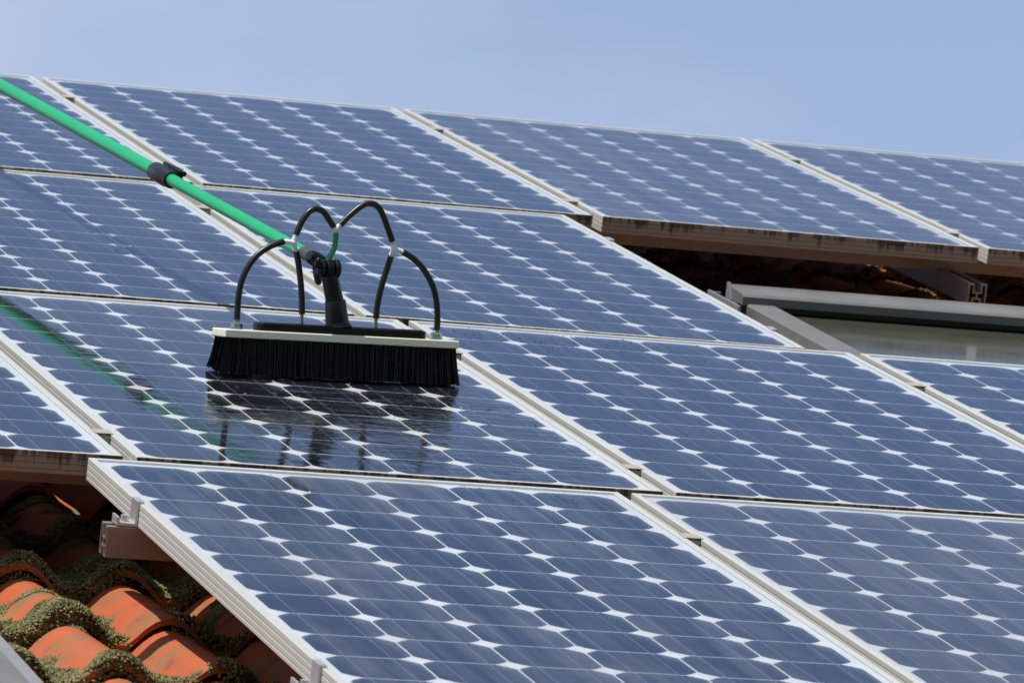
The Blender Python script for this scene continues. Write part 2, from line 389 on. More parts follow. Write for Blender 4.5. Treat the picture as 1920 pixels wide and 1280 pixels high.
def obj(name, me, parent=None, mat=None):
    o = bpy.data.objects.new(name, me); COL.objects.link(o)
    if parent is not None: o.parent = parent
    if mat is not None:
        if parent is not None: o.matrix_local = mat
        else: o.matrix_world = mat
    return o
def tag(o, label, cat, group=None):
    o['label'] = label; o['category'] = cat
    if group: o['group'] = group
    return o
def T(x, y, z): return Matrix.Translation((x, y, z))

# ================================================================== THE SETTING
g = MB(); S = 900
rows_ = [(-S, 34), (-90, 30), (-62, 24), (-44, 13), (-30, 0), (S, 0)]  # unseen bank rising behind the camera, added to block low sky light
for (y, z) in rows_: g.v += [(-S, y, z), (S, y, z)]
for k in range(len(rows_) - 1): g.quadface([2 * k, 2 * k + 1, 2 * k + 3, 2 * k + 2])
o = obj('ground_with_added_bank', g.mesh('ground_with_added_bank', M['grass'])); o['kind'] = 'structure'

# ---- the house: two roof slopes, walls, gables
U0, U1 = -2.4, 5.1; V_EAVE, V_RIDGE = -4.1, 3.52; N_DECK = -0.265
house = bpy.data.objects.new('house', None); COL.objects.link(house)
house.location = (1.3, 0, 0)
tag(house, 'house with a moss-grown orange clay tiled roof under the solar panels', 'house')
HI = house.matrix_basis.inverted() if True else None
HI = T(-1.3, 0, 0)
cp, sp = math.cos(PITCH), math.sin(PITCH)
def W(u, v, n): return ROOF @ Vector((u, v, n))
ridge = W(0, V_RIDGE, N_DECK); eave = W(0, V_EAVE, N_DECK)
yr, zr, ye, ze = ridge.y, ridge.z, eave.y, eave.z
# roof deck over both slopes (closed slab, 6 cm)
d = MB(); prof = [(ye, ze), (yr, zr), (2 * yr - ye, ze), (2 * yr - ye, ze - 0.09), (yr, zr - 0.09), (ye, ze - 0.09)]
d.prism(prof, 'x', U0 - 1.3, U1 - 1.3)
roof = obj('roof', d.mesh('roof', M['deck']), house)
roof['label'] = 'orange clay tile roof with moss in the valleys'
w = MB(); wy0, wy1 = ye + 0.45, 2 * yr - ye - 0.45; wx0, wx1 = U0 + 0.3 - 1.3, U1 - 0.3 - 1.3
def under(y): return (ze - 0.092) + (y - ye) * math.tan(PITCH)
gp = [(wy0, 0.002), (wy1, 0.002), (wy1, under(wy0)), (yr, zr - 0.095), (wy0, under(wy0))]
w.prism(gp, 'x', wx0, wx1)
obj('wall', w.mesh('wall', M['plaster']), house)

# ---- clay tiles: double-roll pantiles
TW, TG, TL = 0.30, 0.33, 0.41          # cover width, gauge, length
N_PAN = -0.232; ROLL = 0.043
LIP0 = -1.575                              # front lip of one course
CREST = 0.0                             # u of one crest
def roll_h(x):                            # x relative to a crest
    x = (x + 0.075) % 0.15 - 0.075
    q = max(0.0, 1 - (x / 0.060) ** 2)
    return ROLL * q ** 1.15
def tile_mesh():
    m = MB(); seg = 24; x0, x1 = -0.150, 0.163; ys = (0.0, 0.03, TL); th = 0.013
    def zz(x, y): return roll_h(x - 0.075 - 0.0) + 0.024 * (1 - y / TG)
    nx = seg + 1
    for layer in (0, 1):
        for y in ys:
            for i in range(nx):
                x = x0 + (x1 - x0) * i / seg
                z = zz(x, y)
                if layer == 0 and y == 0.0: z -= 0.004
                if layer == 1: z -= th
                m.v.append((x, y, z))
    L = 3 * nx
    for r in range(2):
        for i in range(seg):
            a = r * nx + i
            m.quadface([a, a + 1, a + nx + 1, a + nx])
            m.quadface([L + a, L + a + nx, L + a + nx + 1, L + a + 1])
    for i in range(seg): m.quadface([i, L + i, L + i + 1, i + 1])
    for r in range(2):
        a = r * nx; m.quadface([a, a + nx, L + a + nx, L + a]); a += seg; m.quadface([a, L + a, L + a + nx, a + nx])
    return m
tm = tile_mesh(); tile_me = tm.mesh('roof_tile', M['tile'], smooth=True)
rest = MB()
TI = HI @ ROOF
c_lo, c_hi = -7, 12
nrow_lo = math.ceil((V_EAVE - 0.05 - LIP0) / TG); nrow_hi = math.floor((V_RIDGE - 0.05 - LIP0) / TG)
for r in range(nrow_lo, nrow_hi + 1):
    for c in range(c_lo, c_hi + 1):
        u = CREST + 0.075 + c * TW; v = LIP0 + r * TG
        if 1.62 < u < 3.05 and -0.40 < v < 1.10: continue       # the roof window sits here
        if -1.60 < u < -0.30 and -4.0 < v < -2.3 and not u > -0.45: continue
        if u < U0 + 0.1 or u > U1 - 0.1: continue
        jit = T(u + rnd.uniform(-.003, .003), v + rnd.uniform(-.006, .006), N_PAN + rnd.uniform(-.002, .002)) @ Matrix.Rotation(rnd.uniform(-.006, .006), 4, 'Z')
        near = (u < 0.75 and v < -1.2 and v > -4.2) or (u > 1.3 and -0.9 < v < 2.6)
        if near:
            obj('roof_tile', tile_me, roof, TI @ jit)
        else:
            n = len(rest.v); mt = TI @ jit
            rest.v += [tuple(mt @ Vector(q)) for q in tm.v]
            for f in tm.f: rest.quadface([n + i for i in f])
ro = obj('roof_tile_field', rest.mesh('roof_tile_field', M['tile'], smooth=True), roof); ro['kind'] = 'stuff'
ro['label'] = 'clay tiles hidden under the rows of panels'
# ridge caps
rc = MB()
prof = [(0.13 * math.cos(a), 0.065 * math.sin(a)) for a in [math.pi * i / 10 for i in range(11)]]
prof2 = prof + [(0.11 * math.cos(a), 0.05 * math.sin(a)) for a in [math.pi * (10 - i) / 10 for i in range(11)]]
rc.prism(prof2, 'x', 0, 0.36)
rc_me = rc.mesh('ridge_tile', M['tile'], smooth=True)
x = U0 - 1.3; k = 0
while x < U1 - 1.3 - 0.2:
    obj('ridge_tile', rc_me, roof, T(x, yr, zr - 0.005 + 0.004 * (k % 2))); x += 0.352; k += 1

# ================================================================== SOLAR PANELS
PW, PL, FH = 0.808, 1.580, 0.033
CP = 0.1275; CH = 0.0622
def frame_mesh():
    # outline from the inner lip, over the top, down the ribbed outside, and back inside
    pr = [(-0.0105, -0.0022), (-0.0105, -0.0004), (-0.0098, 0.0), (-0.0008, 0.0), (0.0, -0.0008), (0.0, -0.0075), (-0.0012, -0.0082), (-0.0012, -0.0092), (0.0, -0.0100),
          (0.0, -0.0165), (-0.0012, -0.0172), (-0.0012, -0.0182), (0.0, -0.0190), (0.0, -0.0255), (-0.0012, -0.0262), (-0.0012, -0.0272), (0.0, -0.0280),
          (0.0, -FH + .0008), (-0.0008, -FH), (-0.030, -FH), (-0.030, -FH + 0.002), (-0.002, -FH + 0.002), (-0.0025, -0.0080), (-0.0105, -0.0080)]
    m = MB(); k = len(pr)
    for (sx, sy) in ((-1, -1), (1, -1), (1, 1), (-1, 1)):
        for (o_, z) in pr: m.v.append((sx * (PW / 2 + o_), sy * (PL / 2 + o_), z))
    for c in range(4):
        d_ = (c + 1) % 4
        for i in range(k):
            j = (i + 1) % k
            m.quadface([c * k + i, d_ * k + i, d_ * k + j, c * k + j])
    return m.mesh('frame', M['frame'])
def sheet(name, hx, hy, z, mat, sub=1):
    m = MB(); m.v += [(-hx, -hy, z), (hx, -hy, z), (hx, hy, z), (-hx, hy, z)]; m.quadface([0, 1, 2, 3])
    return m.mesh(name, mat)
def cell_mesh():
    m = MB(); R_ = 0.0742; a0 = math.acos(CH / R_); pts = []
    for q in range(4):
        b = q * math.pi / 2
        for i in range(6):
            a = b + a0 + (math.pi / 2 - 2 * a0) * i / 5
            pts.append((R_ * math.cos(a), R_ * math.sin(a)))
    m.v += [(x, y, 0) for x, y in pts]; m.quadface(list(range(len(pts))), 0)
    for bx in (-0.0315, 0.0315):
        n = len(m.v); h = CH + 0.0012
        m.v += [(bx - .0008, -h, .0001), (bx + .0008, -h, .0001), (bx + .0008, h, .0001), (bx - .0008, h, .0001)]
        m.quadface([n, n + 1, n + 2, n + 3], 1)
    return m.mesh('solar_cell', [M['cell'], M['busbar']])
FR_ME = frame_mesh(); CELL_ME = cell_mesh()
BACK_ME = sheet('backsheet', PW / 2 - .003, PL / 2 - .003, -0.0035, M['backsheet'])
GL_ME = {k: sheet('cover_glass', PW / 2 - .004, PL / 2 - .004, -0.0010, M['glass_' + k]) for k in ('dry', 'clean', 'damp', 'wet')}

P16 = 0.021                                   # gap between panels of a row
UO = [0.8360, 0.7693, 0.0, -0.0789]
VT = [2 * PL + .0129 + .0440, PL + .0440, 0.0, -PL - .0331]      # top edge of each row
HZ = [-.0019, -.0058, 0.0, .0015]
TL_ = [.0025, .0001, -.0025, .0014]; TWI = [-.0030, -.0002, .0019, .0019]; RO = [.0023, -.0054, -.0004, .0026]
def row_matrix(r):
    return T(UO[r] + .8, VT[r] - PL / 2, HZ[r]) @ Matrix.Rotation(RO[r], 4, 'Z') @ Matrix.Rotation(TL_[r], 4, 'X') @ Matrix.Rotation(-TWI[r], 4, 'Y')
panels = [
    (0, 0, 'clean', 'solar panel at the left end of the top row, cut by the frame edge'),
    (0, 1, 'clean', 'solar panel of the top row right of the pole clamp'),
    (0, 2, 'dry', 'solar panel of the top row above the dark opening, second from right'),
    (0, 3, 'dry', 'rightmost solar panel of the top row, cut by the frame edge'),
    (1, 0, 'clean', 'left solar panel of the second row, crossed by the pole shadow'),
    (1, 1, 'clean', 'right solar panel of the second row, its free edge beside the roof window'),
    (2, 0, 'clean', 'leftmost solar panel of the third row, stained lower edge above the mossy tiles'),
    (2, 1, 'wet', 'wet solar panel under the brush, mirroring bristles and green pole'),
    (2, 2, 'clean', 'solar panel of the third row right of the brush, below the second row corner'),
    (2, 3, 'clean', 'solar panel of the third row right below the roof window glass'),
    (3, 1, 'damp', 'streaked solar panel of the bottom row overhanging the mossy tiles'),
    (3, 2, 'dry', 'right solar panel of the bottom row, in the lower right corner'),
]
PM = {}
for (r, k, kind, label) in panels:
    p = bpy.data.objects.new('solar_panel', None); COL.objects.link(p); p.empty_display_size = .1
    mw = ROOF @ row_matrix(r) @ T((k - 1) * (PW + P16) + PW / 2 - .8, 0, 0)
    p.matrix_world = mw; PM[(r, k)] = mw
    tag(p, label, 'solar panel', 'solar panels in four rows on the roof')
    obj('frame', FR_ME, p); obj('backsheet', BACK_ME, p); obj('cover_glass', GL_ME[kind], p)
    for i in range(6):
        for j in range(12):
            obj('solar_cell', CELL_ME, p, T((i - 2.5) * CP, (j - 5.5) * CP, -0.00335))

# ---- mounting rails
def rail_mesh(name, length, w_=0.040, h=0.044):
    # hollow extrusion with a bolt channel on top and a slot below (the H seen at its end)
    t_ = 0.0032; a = w_ / 2; b = 0.007
    outer = [(-a, -h), (-b, -h), (-b, -h + t_), (-a + t_, -h + t_), (-a + t_, -t_), (-b - t_, -t_), (-b - t_, -0.016), (-t_ / 2, -0.022), (-t_ / 2, -0.029), (-b - .001, -0.029),
             (-b - .001, -h + t_ + .004), (-b + t_ - .001, -h + t_ + .004), (-b + t_ - .001, -0.032)]
    m = MB()
    # walls
    for (x0, x1, z0, z1) in ((-a, -a + t_, -h, 0), (a - t_, a, -h, 0), (-a + t_, -b, -t_, -.0003), (b, a - t_, -t_, -.0003), (-a + t_, -b, -h + .0003, -h + t_), (b, a - t_, -h + .0003, -h + t_),
                             (-b - t_, -b, -0.017, -t_), (b, b + t_, -0.017, -t_), (-b - t_, b + t_, -0.0202, -0.017), (-t_ / 2, t_ / 2, -0.029, -0.0202),
                             (-b - t_, b + t_, -0.0322, -0.029), (-b - t_, -b, -h + t_, -0.0322), (b, b + t_, -h + t_, -0.0322)):
        m.box(x0, x1, 0, length, z0, z1)
    return m.mesh(name, M['rail'])
RN = -FH - 0.0012
clamp_off = (0.46, -0.59)
def rowpt(r, u, dv, n=0):
    return row_matrix(r) @ T(u - (UO[r] + .8), dv, n)
spans = {0: (-0.05, 4.35), 1: (-0.12, 1.66), 2: (-0.95, 2.62), 3: (-0.122, 1.62)}
rail_lab = {(0, 0): 'aluminium rail under the upper part of the top row', (0, 1): 'reddish looking aluminium rail under the lower edge of the top row, above the dark opening',
            (1, 0): 'aluminium rail under the upper part of the second row', (1, 1): 'aluminium rail under the lower part of the second row',
            (2, 0): 'aluminium rail under the upper part of the third row', (2, 1): 'aluminium rail under the lower part of the third row',
            (3, 0): 'aluminium rail jutting out left of the bottom row above the mossy tiles', (3, 1): 'aluminium rail jutting out left of the bottom row at the picture\'s lower edge'}
for r in range(4):
    for q, dv in enumerate(clamp_off):
        a, b = spans[r]
        me = rail_mesh('mounting_rail', b - a)
        o = obj('mounting_rail', me, None, ROOF @ rowpt(r, a, dv, RN) @ Matrix.Rotation(-math.pi / 2, 4, 'Z'))
        tag(o, rail_lab[(r, q)], 'rail', 'mounting rails under the panels')
# rails running down the slope under the cross rails; one ends in view under the top row
for (u, va, vb, lab) in ((2.478, 1.625, 3.2, 'rail with H-shaped open end in the dark opening under the top row'),
                         (0.95, 1.70, 3.2, 'sloping rail under the left half of the top row'),
                         (0.25, -3.15, -1.66, 'sloping rail under the left half of the bottom row'),
                         (1.2, -3.15, 1.55, 'long sloping rail under the three lower rows')):
    o = obj('mounting_rail', rail_mesh('mounting_rail', vb - va), None, ROOF @ T(u, va, RN - 0.0455))
    tag(o, lab, 'rail', 'mounting rails under the panels')

# ---- clamps
def mid_clamp_mesh():
    m = MB(); L = 0.034
    m.box(-0.0095, 0.0095, -L / 2, L / 2, -0.030, -0.0020)
    m.box(-0.0140, 0.0140, -L / 2, L / 2, 0.0003, 0.0013)
    m.box(-0.0040, 0.0040, -L / 2 + .002, L / 2 - .002, -0.0020, 0.0003)
    return m.mesh('panel_clamp', M['alu_clamp'])
def end_clamp_mesh():
    m = MB(); L = 0.034
    # Z-shaped: foot on the rail, upright against the frame, lip over it  (frame lies at +x)
    m.box(-0.030, -0.0012, -L / 2, L / 2, -FH + .0005, -FH + 0.0045)
    m.box(-0.0045, -0.0008, -L / 2, L / 2, -FH + 0.0045, 0.0006)
    m.box(-0.0045, 0.006, -L / 2, L / 2, 0.0008, 0.0034)
    m.box(-0.030, -0.0265, -L / 2, L / 2, -FH + 0.0045, -FH + 0.012)
    m.tube([(-0.016, 0, -FH + .004), (-0.016, 0, -FH + .013)], 0.0055, 6)
    return m.mesh('panel_clamp', M['alu'])
MC, EC = mid_clamp_mesh(), end_clamp_mesh()
rown = ['top row', 'second row', 'third row', 'bottom row']
gaps = {0: [(1, 'left'), (2, 'middle'), (3, 'right')], 1: [(1, 'only')], 2: [(1, 'left'), (2, 'middle'), (3, 'right')], 3: [(2, 'only')]}
for r in range(4):
    for (k, which) in gaps[r]:
        for q, dv in enumerate(clamp_off):
            if (r, k, q) == (2, 2, 0): pass
            u = UO[r] + (k - 1) * (PW + P16) - P16 / 2
            o = obj('panel_clamp', MC, None, ROOF @ rowpt(r, u, dv))
            tag(o, 'small metal %s clamp in the %s gap between panels of the %s' % (('upper', 'lower')[q], which, rown[r]), 'clamp', 'clamps holding the panels')
for (r, u, flip, lab) in ((3, UO[3], False, 'left edge of the bottom row above the mossy tiles'), (1, UO[1] + PW, True, 'right edge of the second row by the dark opening')):
    for q, dv in enumerate(clamp_off):
        mt = ROOF @ rowpt(r, u, dv)
        if flip: mt = mt @ Matrix.Rotation(math.pi, 4, 'Z')
        o = obj('panel_clamp', EC, None, mt)
        tag(o, 'Z-shaped %s end clamp on the %s' % (('upper', 'lower')[q], lab), 'clamp', 'clamps holding the panels')

# ================================================================== ROOF WINDOWS
def roof_window(u0, u1, v0, v1, label, zt=-0.036):
    r = bpy.data.objects.new('roof_window', None); COL.objects.link(r)
    r.matrix_world = ROOF @ T((u0 + u1) / 2, (v0 + v1) / 2, 0); tag(r, label, 'roof window', 'roof windows set into the tiles')
    hx, hy = (u1 - u0) / 2, (v1 - v0) / 2
    m = MB()
    for s in (-1, 1):
        m.box(min(s * hx, s * (hx - .06)), max(s * hx, s * (hx - .06)), -hy, hy - .10, -0.25, zt, bev=.004)
    m.box(-hx + .061, hx - .061, -hy, -hy + .07, -0.25, zt - .002, bev=.004)
    obj('frame', m.mesh('frame', M['sky_frame']), r)
    # ventilation hood along the top
    h = MB(); y1 = hy
    h.prism([(y1, zt - 0.10), (y1, zt + .020), (y1 - .006, zt + .0235), (y1 - .014, zt + .0185), (y1 - .085, zt + .0165), (y1 - .091, zt + .012), (y1 - .093, zt - .004), (y1 - .060, zt - .004), (y1 - .060, zt - 0.10)], 'x', -hx - .006, hx + .006)
    hood = obj('hood', h.mesh('hood', M['sky_frame']), r)
    e = MB()
    for s in (-1, 1):
        a, b = sorted((s * (hx + .0065), s * (hx + .0105)))
        e.prism([(y1 + .004, zt - 0.09), (y1 + .004, zt + .026), (y1 - .008, zt + .026), (y1 - .028, zt - .004), (y1 - .028, zt - 0.09)], 'x', a, b)
    obj('end_cap', e.mesh('end_cap', M['sky_frame_light']), hood)
    q = MB(); q.box(-hx + .061, hx - .061, hy - .120, hy - .0605, zt - .05, zt - .0190); obj('hood_shade', q.mesh('hood_shade', M['hood_shade']), r)  # black strip put in as the shadow line under the hood
    ya, yb = -hy + .071, hy - .121; zb = zt - .018; za = zb + (yb - ya) * math.tan(math.radians(1.2))
    gq = MB(); gq.prism([(ya, za), (yb, zb), (yb, zb - .012), (ya, za - .012)], 'x', -hx + .061, hx - .061); obj('pane', gq.mesh('pane', M['window_glass']), r)
    f = MB()
    for s in (-1, 1):                          # stepped side flashing
        a, b = sorted((s * (hx + .0015), s * (hx + .05)))
        f.box(a, b, -hy - .10, hy - .16, -0.25, zt - .030, bev=.003)
    f.box(-hx - .05, hx + .05, hy + .008, hy + .15, -0.26, -0.17, bev=.003)
    f.box(-hx - .05, hx + .05, -hy - .28, -hy - .101, -0.26, -0.18, bev=.003)
    obj('flashing', f.mesh('flashing', M['sky_frame_light']), r)
    # a folded bracket beside the hood
    bkt = MB(); bkt.box(-hx - .040, -hx - .035, hy - .17, hy + .03, zt - .10, zt + .004); bkt.box(-hx - .035, -hx - .015, hy + .020, hy + .025, zt - .10, zt + .002)
    obj('bracket', bkt.mesh('bracket', M['sky_frame_light']), r)
    return r
roof_window(1.832, 2.86, 0.02, 1.266, 'grey framed roof window with dirty glass below the top row of panels', zt=-0.092)

roof_window(-1.45, -0.387, -3.75, -2.15, 'pale grey metal corner of another roof window at the lower left edge', zt=-0.092)

# ================================================================== THE BRUSH ON ITS POLE
A8 = math.radians(8); LEAN = math.radians(-7.5)
dx = Vector((math.cos(A8), math.sin(A8), 0)); ex = Vector((-math.sin(A8), math.cos(A8), 0)); nx_ = Vector((0, 0, 1))
bz = nx_ * math.cos(LEAN) - ex * math.sin(LEAN); by = ex * math.cos(LEAN) + nx_ * math.sin(LEAN)
BL = Matrix((dx, by, bz)).transposed().to_4x4(); BL.translation = Vector((0.505, -0.6979, 0.0))
BI = BL.inverted()
brush = bpy.data.objects.new('water_fed_brush', None); COL.objects.link(brush)
brush.matrix_world = ROOF @ BL
tag(brush, 'black bristled cleaning brush with looped hoses on a green telescopic pole', 'cleaning brush')

def spline(pts, n=8):
    P = [Vector(p) for p in pts]; out = []
    for i in range(len(P) - 1):
        p0 = P[max(i - 1, 0)]; p1 = P[i]; p2 = P[i + 1]; p3 = P[min(i + 2, len(P) - 1)]
        for k in range(n):
            t = k / n
            out.append(0.5 * ((2 * p1) + (-p0 + p2) * t + (2 * p0 - 5 * p1 + 4 * p2 - p3) * t * t + (-p0 + 3 * p1 - 3 * p2 + p3) * t ** 3))
    out.append(P[-1]); return out

# wooden-back replacement: ivory plastic block
m = MB(); m.box(-0.1900, 0.2190, -0.030, 0.028, 0.0558, 0.0687, bev=.0015); obj('brush_block', m.mesh('brush_block', M['block']), brush)
# bristles
br = MB(); rb = random.Random(3)
nxs, nys = 84, 8
for ix in range(nxs):
    for iy in range(nys):
        cx = -0.1850 + 0.3995 * (ix + .5 * (iy % 2)) / (nxs - .5); cy = -0.0275 + 0.055 * iy / (nys - 1)
        fx = (cx - .0145) / 0.2; fy = cy / 0.026
        tl_x = rb.gauss(0, .0010); tl_y = rb.gauss(0, .0012)
        for s in range(11):
            a = rb.uniform(0, 6.283); q = rb.uniform(0, .0026)
            x0 = cx + q * math.cos(a); y0 = cy + q * math.sin(a)
            sp_ = 1.0 if abs(fx) < .86 else 1.0 + (abs(fx) - .86) * 3
            x1 = x0 + fx * abs(fx) ** 5 * (0.009 if fx < 0 else 0.008) + tl_x + rb.gauss(0, .0018); y1 = y0 + fy * 0.006 + tl_y + rb.gauss(0, .002)
            xm = (x0 + x1) / 2 - (x1 - x0) * .12; ym = (y0 + y1) / 2 - (y1 - y0) * .12
            z1 = -y1 * math.tan(LEAN) + 0.0012 + abs(rb.gauss(0, .0007))      # tips meet the panel
            br.tube([(x0, y0, .0562), (xm, ym, .030), (x1, y1, z1)], [.0008, .00078, .0006], 3, cap=False)
bo = obj('bristles', br.mesh('bristles', M['bristle'], smooth=True), brush); bo['kind'] = 'stuff'
# black mounting bar
m = MB()
def rbar(m, x0, x1, y0, y1, z0, z1, r, seg=5):
    # rounded-end bar along x: stadium cross-section ends
    prof = []
    for (cx, cy, b) in ((x1 - r, y1 - r, 0), (x0 + r, y1 - r, 1), (x0 + r, y0 + r, 2), (x1 - r, y0 + r, 3)):
        for i in range(seg + 1):
            a = (b + i / seg) * math.pi / 2; prof.append((cx + r * math.cos(a), cy + r * math.sin(a)))
    k = len(prof); c = .003; n = len(m.v)
    cxm, cym = (x0 + x1) / 2, (y0 + y1) / 2
    rings = ((z0, 0), (z0 + c, c * 0 + .0), (z1 - c, 0), (z1 - c * .3, c * .7), (z1, c * 1.7))
    for z, ins in rings:
        for (px, py) in prof:
            dxv, dyv = px - cxm, py - cym
            m.v.append((px - math.copysign(min(ins, abs(dxv)), dxv), py - math.copysign(min(ins, abs(dyv)), dyv), z))
    for a in range(len(rings) - 1):
        for i in range(k):
            j = (i + 1) % k; m.quadface([n + a * k + i, n + a * k + j, n + (a + 1) * k + j, n + (a + 1) * k + i])
    m.quadface([n + i for i in range(k)][::-1]); m.quadface([n + (len(rings) - 1) * k + i for i in range(k)])
rbar(m, -0.1290, 0.1660, -0.022, 0.014, 0.0689, 0.0825, .0115)
obj('mounting_bar', m.mesh('mounting_bar', M['black'], smooth=True), brush)
# neck sleeve and angled neck up to the joint
m = MB(); m.tube([(0.0140, -.004, .0808), (0.0135, -.004, .0845), (0.0127, -.004, .0885), (0.0072, -.004, .1215), (0.0069, -.004, .1232)], [.0245, .0205, .0192, .0172, .0160], 24)
obj('sleeve', m.mesh('sleeve', M['black'], smooth=True), brush)
m = MB(); m.tube([(0.0073, -.004, .119), (-0.0068, -.010, .1590), (-0.0092, -.012, .1660)], [.0148, .0138, .0135], 22)
obj('neck', m.mesh('neck', M['black'], smooth=True), brush)
# swivel joint: fork lugs, barrel, bolt and wing knob
jc = Vector((-0.0118, -0.013, 0.1735))
m = MB()
def disc(m, c, ax, r, t, seg=20):
    ax = Vector(ax).normalized(); c = Vector(c); b = min(.0016, t * .3)
    m.tube([c - ax * t / 2, c - ax * (t / 2 - b), c + ax * (t / 2 - b), c + ax * t / 2], [r - b, r, r, r - b], seg)
disc(m, jc + Vector((-0.0130, 0, 0)), (1, 0, 0), .0150, .0080)
disc(m, jc + Vector((0.0000, 0, 0)), (1, 0, 0), .0152, .0120)
disc(m, jc + Vector((0.0130, 0, 0)), (1, 0, 0), .0158, .0085)
m.tube([jc + Vector((-.026, 0, 0)), jc + Vector((.020, 0, 0))], .0052, 12)
obj('swivel_joint', m.mesh('swivel_joint', M['black'], smooth=True), brush)
m = MB()
disc(m, jc + Vector((-0.0215, -.006, -.006)), (1, .25, 0), .0092, .0070, 14)
m.tube([jc + Vector((-.0235, -.010, -.010)), jc + Vector((-.0215, -.013, -.022)), jc + Vector((-.0190, -.013, -.0255))], [.0062, .0058, .0035], 10)
m.tube([jc + Vector((-.0235, -.008, .004)), jc + Vector((-.0225, -.010, .012)), jc + Vector((-.021, -.010, .0155))], [.0058, .0056, .0035], 10)
obj('wing_knob', m.mesh('wing_knob', M['black'], smooth=True), brush)
# the pole: nearly parallel to the roof, 19 cm above it
def bl(p): return BI @ Vector(p)
pA = Vector((0.4405, -0.690, 0.187)); pdir = (Vector((0.354, 1.360, 0.190)) - Vector((0.4715, -0.6725, 0.186))).normalized()
jw = BL @ jc
p0 = Vector((0.4715, -0.6725, 0.186))
def pol(t): return p0 + pdir * t
m = MB(); m.tube([bl(jw + Vector((-.002, .010, .002))), bl(pol(.0)), bl(pol(.012))], [.0128, .0124, .0118], 20); obj('joint_socket', m.mesh('joint_socket', M['black'], smooth=True), brush)
m = MB(); m.tube([bl(pol(.003)), bl(pol(.056))], .0108, 24); obj('pole_end', m.mesh('pole_end', M['grey_plastic'], smooth=True), brush)
m = MB(); m.tube([bl(pol(.0555)), bl(pol(.90))], .0105, 28); obj('pole_section', m.mesh('pole_section', M['green'], smooth=True), brush)
m = MB(); m.tube([bl(pol(.88)), bl(pol(4.3))], .0119, 28); po = obj('pole_section', m.mesh('pole_section', M['green'], smooth=True), brush)
m = MB(); m.tube([bl(pol(.838)), bl(pol(.842)), bl(pol(.866)), bl(pol(.868)), bl(pol(.938)), bl(pol(.943))], [.0145, .0160, .0162, .0172, .0166, .0145], 28)
pc = obj('pole_clamp', m.mesh('pole_clamp', M['rubber'], smooth=True), brush)
m = MB()
side = Vector((1, 0, 0)); side = (side - pdir * side.dot(pdir)).normalized(); upv = side.cross(pdir).normalized(); 
if upv.z < 0: upv = -upv
c0 = pol(.849)
m.tube([bl(c0 + side * .010 + upv * .012), bl(c0 + side * .026 + upv * .010)], .0048, 10)
m.tube([bl(c0 + side * .012 + upv * .004 + pdir * .03), bl(c0 + side * .024 + upv * .003 + pdir * .03)], .0048, 10)
m.tube([bl(c0 + side * .021 + upv * .012 - pdir * .012), bl(c0 + side * .022 + upv * .012 + pdir * .03), bl(c0 + side * .017 + upv * .014 + pdir * .10)], [.0042, .0052, .0035], 10)
m.tube([bl(c0 + side * .019 + upv * .016), bl(c0 + side * .019 - upv * .002)], .0036, 10)
obj('lever', m.mesh('lever', M['black'], smooth=True), pc)
# hoses
HR = 0.0052
hoses = {
 'ol': [(-0.1595, 0, 0.0790), (-0.1595, 0, 0.1006), (-0.1587, 0, 0.1263), (-0.1541, 0, 0.1505), (-0.1438, 0, 0.1725), (-0.1295, 0, 0.1904), (-0.1093, 0, 0.2043), (-0.0869, 0, 0.2132)],
 'tl': [(-0.0665, 0, 0.2245), (-0.057, 0, 0.2475), (-0.0461, 0, 0.2627), (-0.0336, 0, 0.2685), (-0.0211, 0, 0.2641), (-0.0089, 0, 0.2501), (-0.0016, 0, 0.2412)],
 'il': [(-0.0590, .012, 0.1985), (-0.0496, .02, 0.1735), (-0.0433, .02, 0.1394), (-0.0400, .02, 0.1094), (-0.0394, .02, 0.0975)],
 'tr': [(0.0095, 0, 0.2446), (0.0257, 0, 0.2615), (0.0433, 0, 0.2762), (0.0587, 0, 0.2823), (0.0731, 0, 0.2779), (0.0836, 0, 0.2638), (0.0959, 0, 0.2385), (0.1027, 0, 0.2233)],
 'ir': [(0.1070, .012, 0.1990), (0.1045, .02, 0.1772), (0.0972, .02, 0.1508), (0.092, .02, 0.1202), (0.0909, .02, 0.0965)],
 'or': [(0.1219, 0, 0.207), (0.1435, 0, 0.196), (0.1639, 0, 0.1771), (0.18, 0, 0.1519), (0.1877, 0, 0.1262), (0.1907, 0, 0.1003), (0.1905, 0, 0.0790)],
}
for k, pts in hoses.items():
    m = MB(); m.tube(spline(pts), HR, 14); obj('hose', m.mesh('hose', M['rubber'], smooth=True), brush)
m = MB(); m.tube(spline([(0.0029, 0, 0.2318), (0.0031, 0, 0.2163), (-0.0006, -.002, 0.2032), (-0.0089, -.006, 0.1907), (-0.0160, -.008, 0.1840)]), .0047, 14)
gh = obj('hose', m.mesh('hose', M['green_hose'], smooth=True), brush); gh['label'] = 'short green feed hose'
def yconn(c, arms):
    m = MB(); c = Vector(c)
    for a in arms:
        a = Vector(a); d_ = a - c
        m.tube([c - d_ * .10, c + d_ * .55, c + d_ * .56, c + d_ * 1.0], [.0046, .0044, .0040, .0038], 12)
        for f_ in (.62, .75, .88): m.tube([c + d_ * (f_ - .03), c + d_ * (f_ + .03)], [.0046, .0039], 12)
    n = len(m.v)
    for i in range(7):
        th = math.pi * i / 6
        for j in range(12):
            ph = 2 * math.pi * j / 12; m.v.append(tuple(c + Vector((math.sin(th) * math.cos(ph), math.sin(th) * math.sin(ph), math.cos(th))) * .0056))
    for i in range(6):
        for j in range(12):
            m.quadface([n + i * 12 + j, n + i * 12 + (j + 1) % 12, n + (i + 1) * 12 + (j + 1) % 12, n + (i + 1) * 12 + j])
    obj('hose_connector', m.mesh('hose_connector', M['connector'], smooth=True), brush)
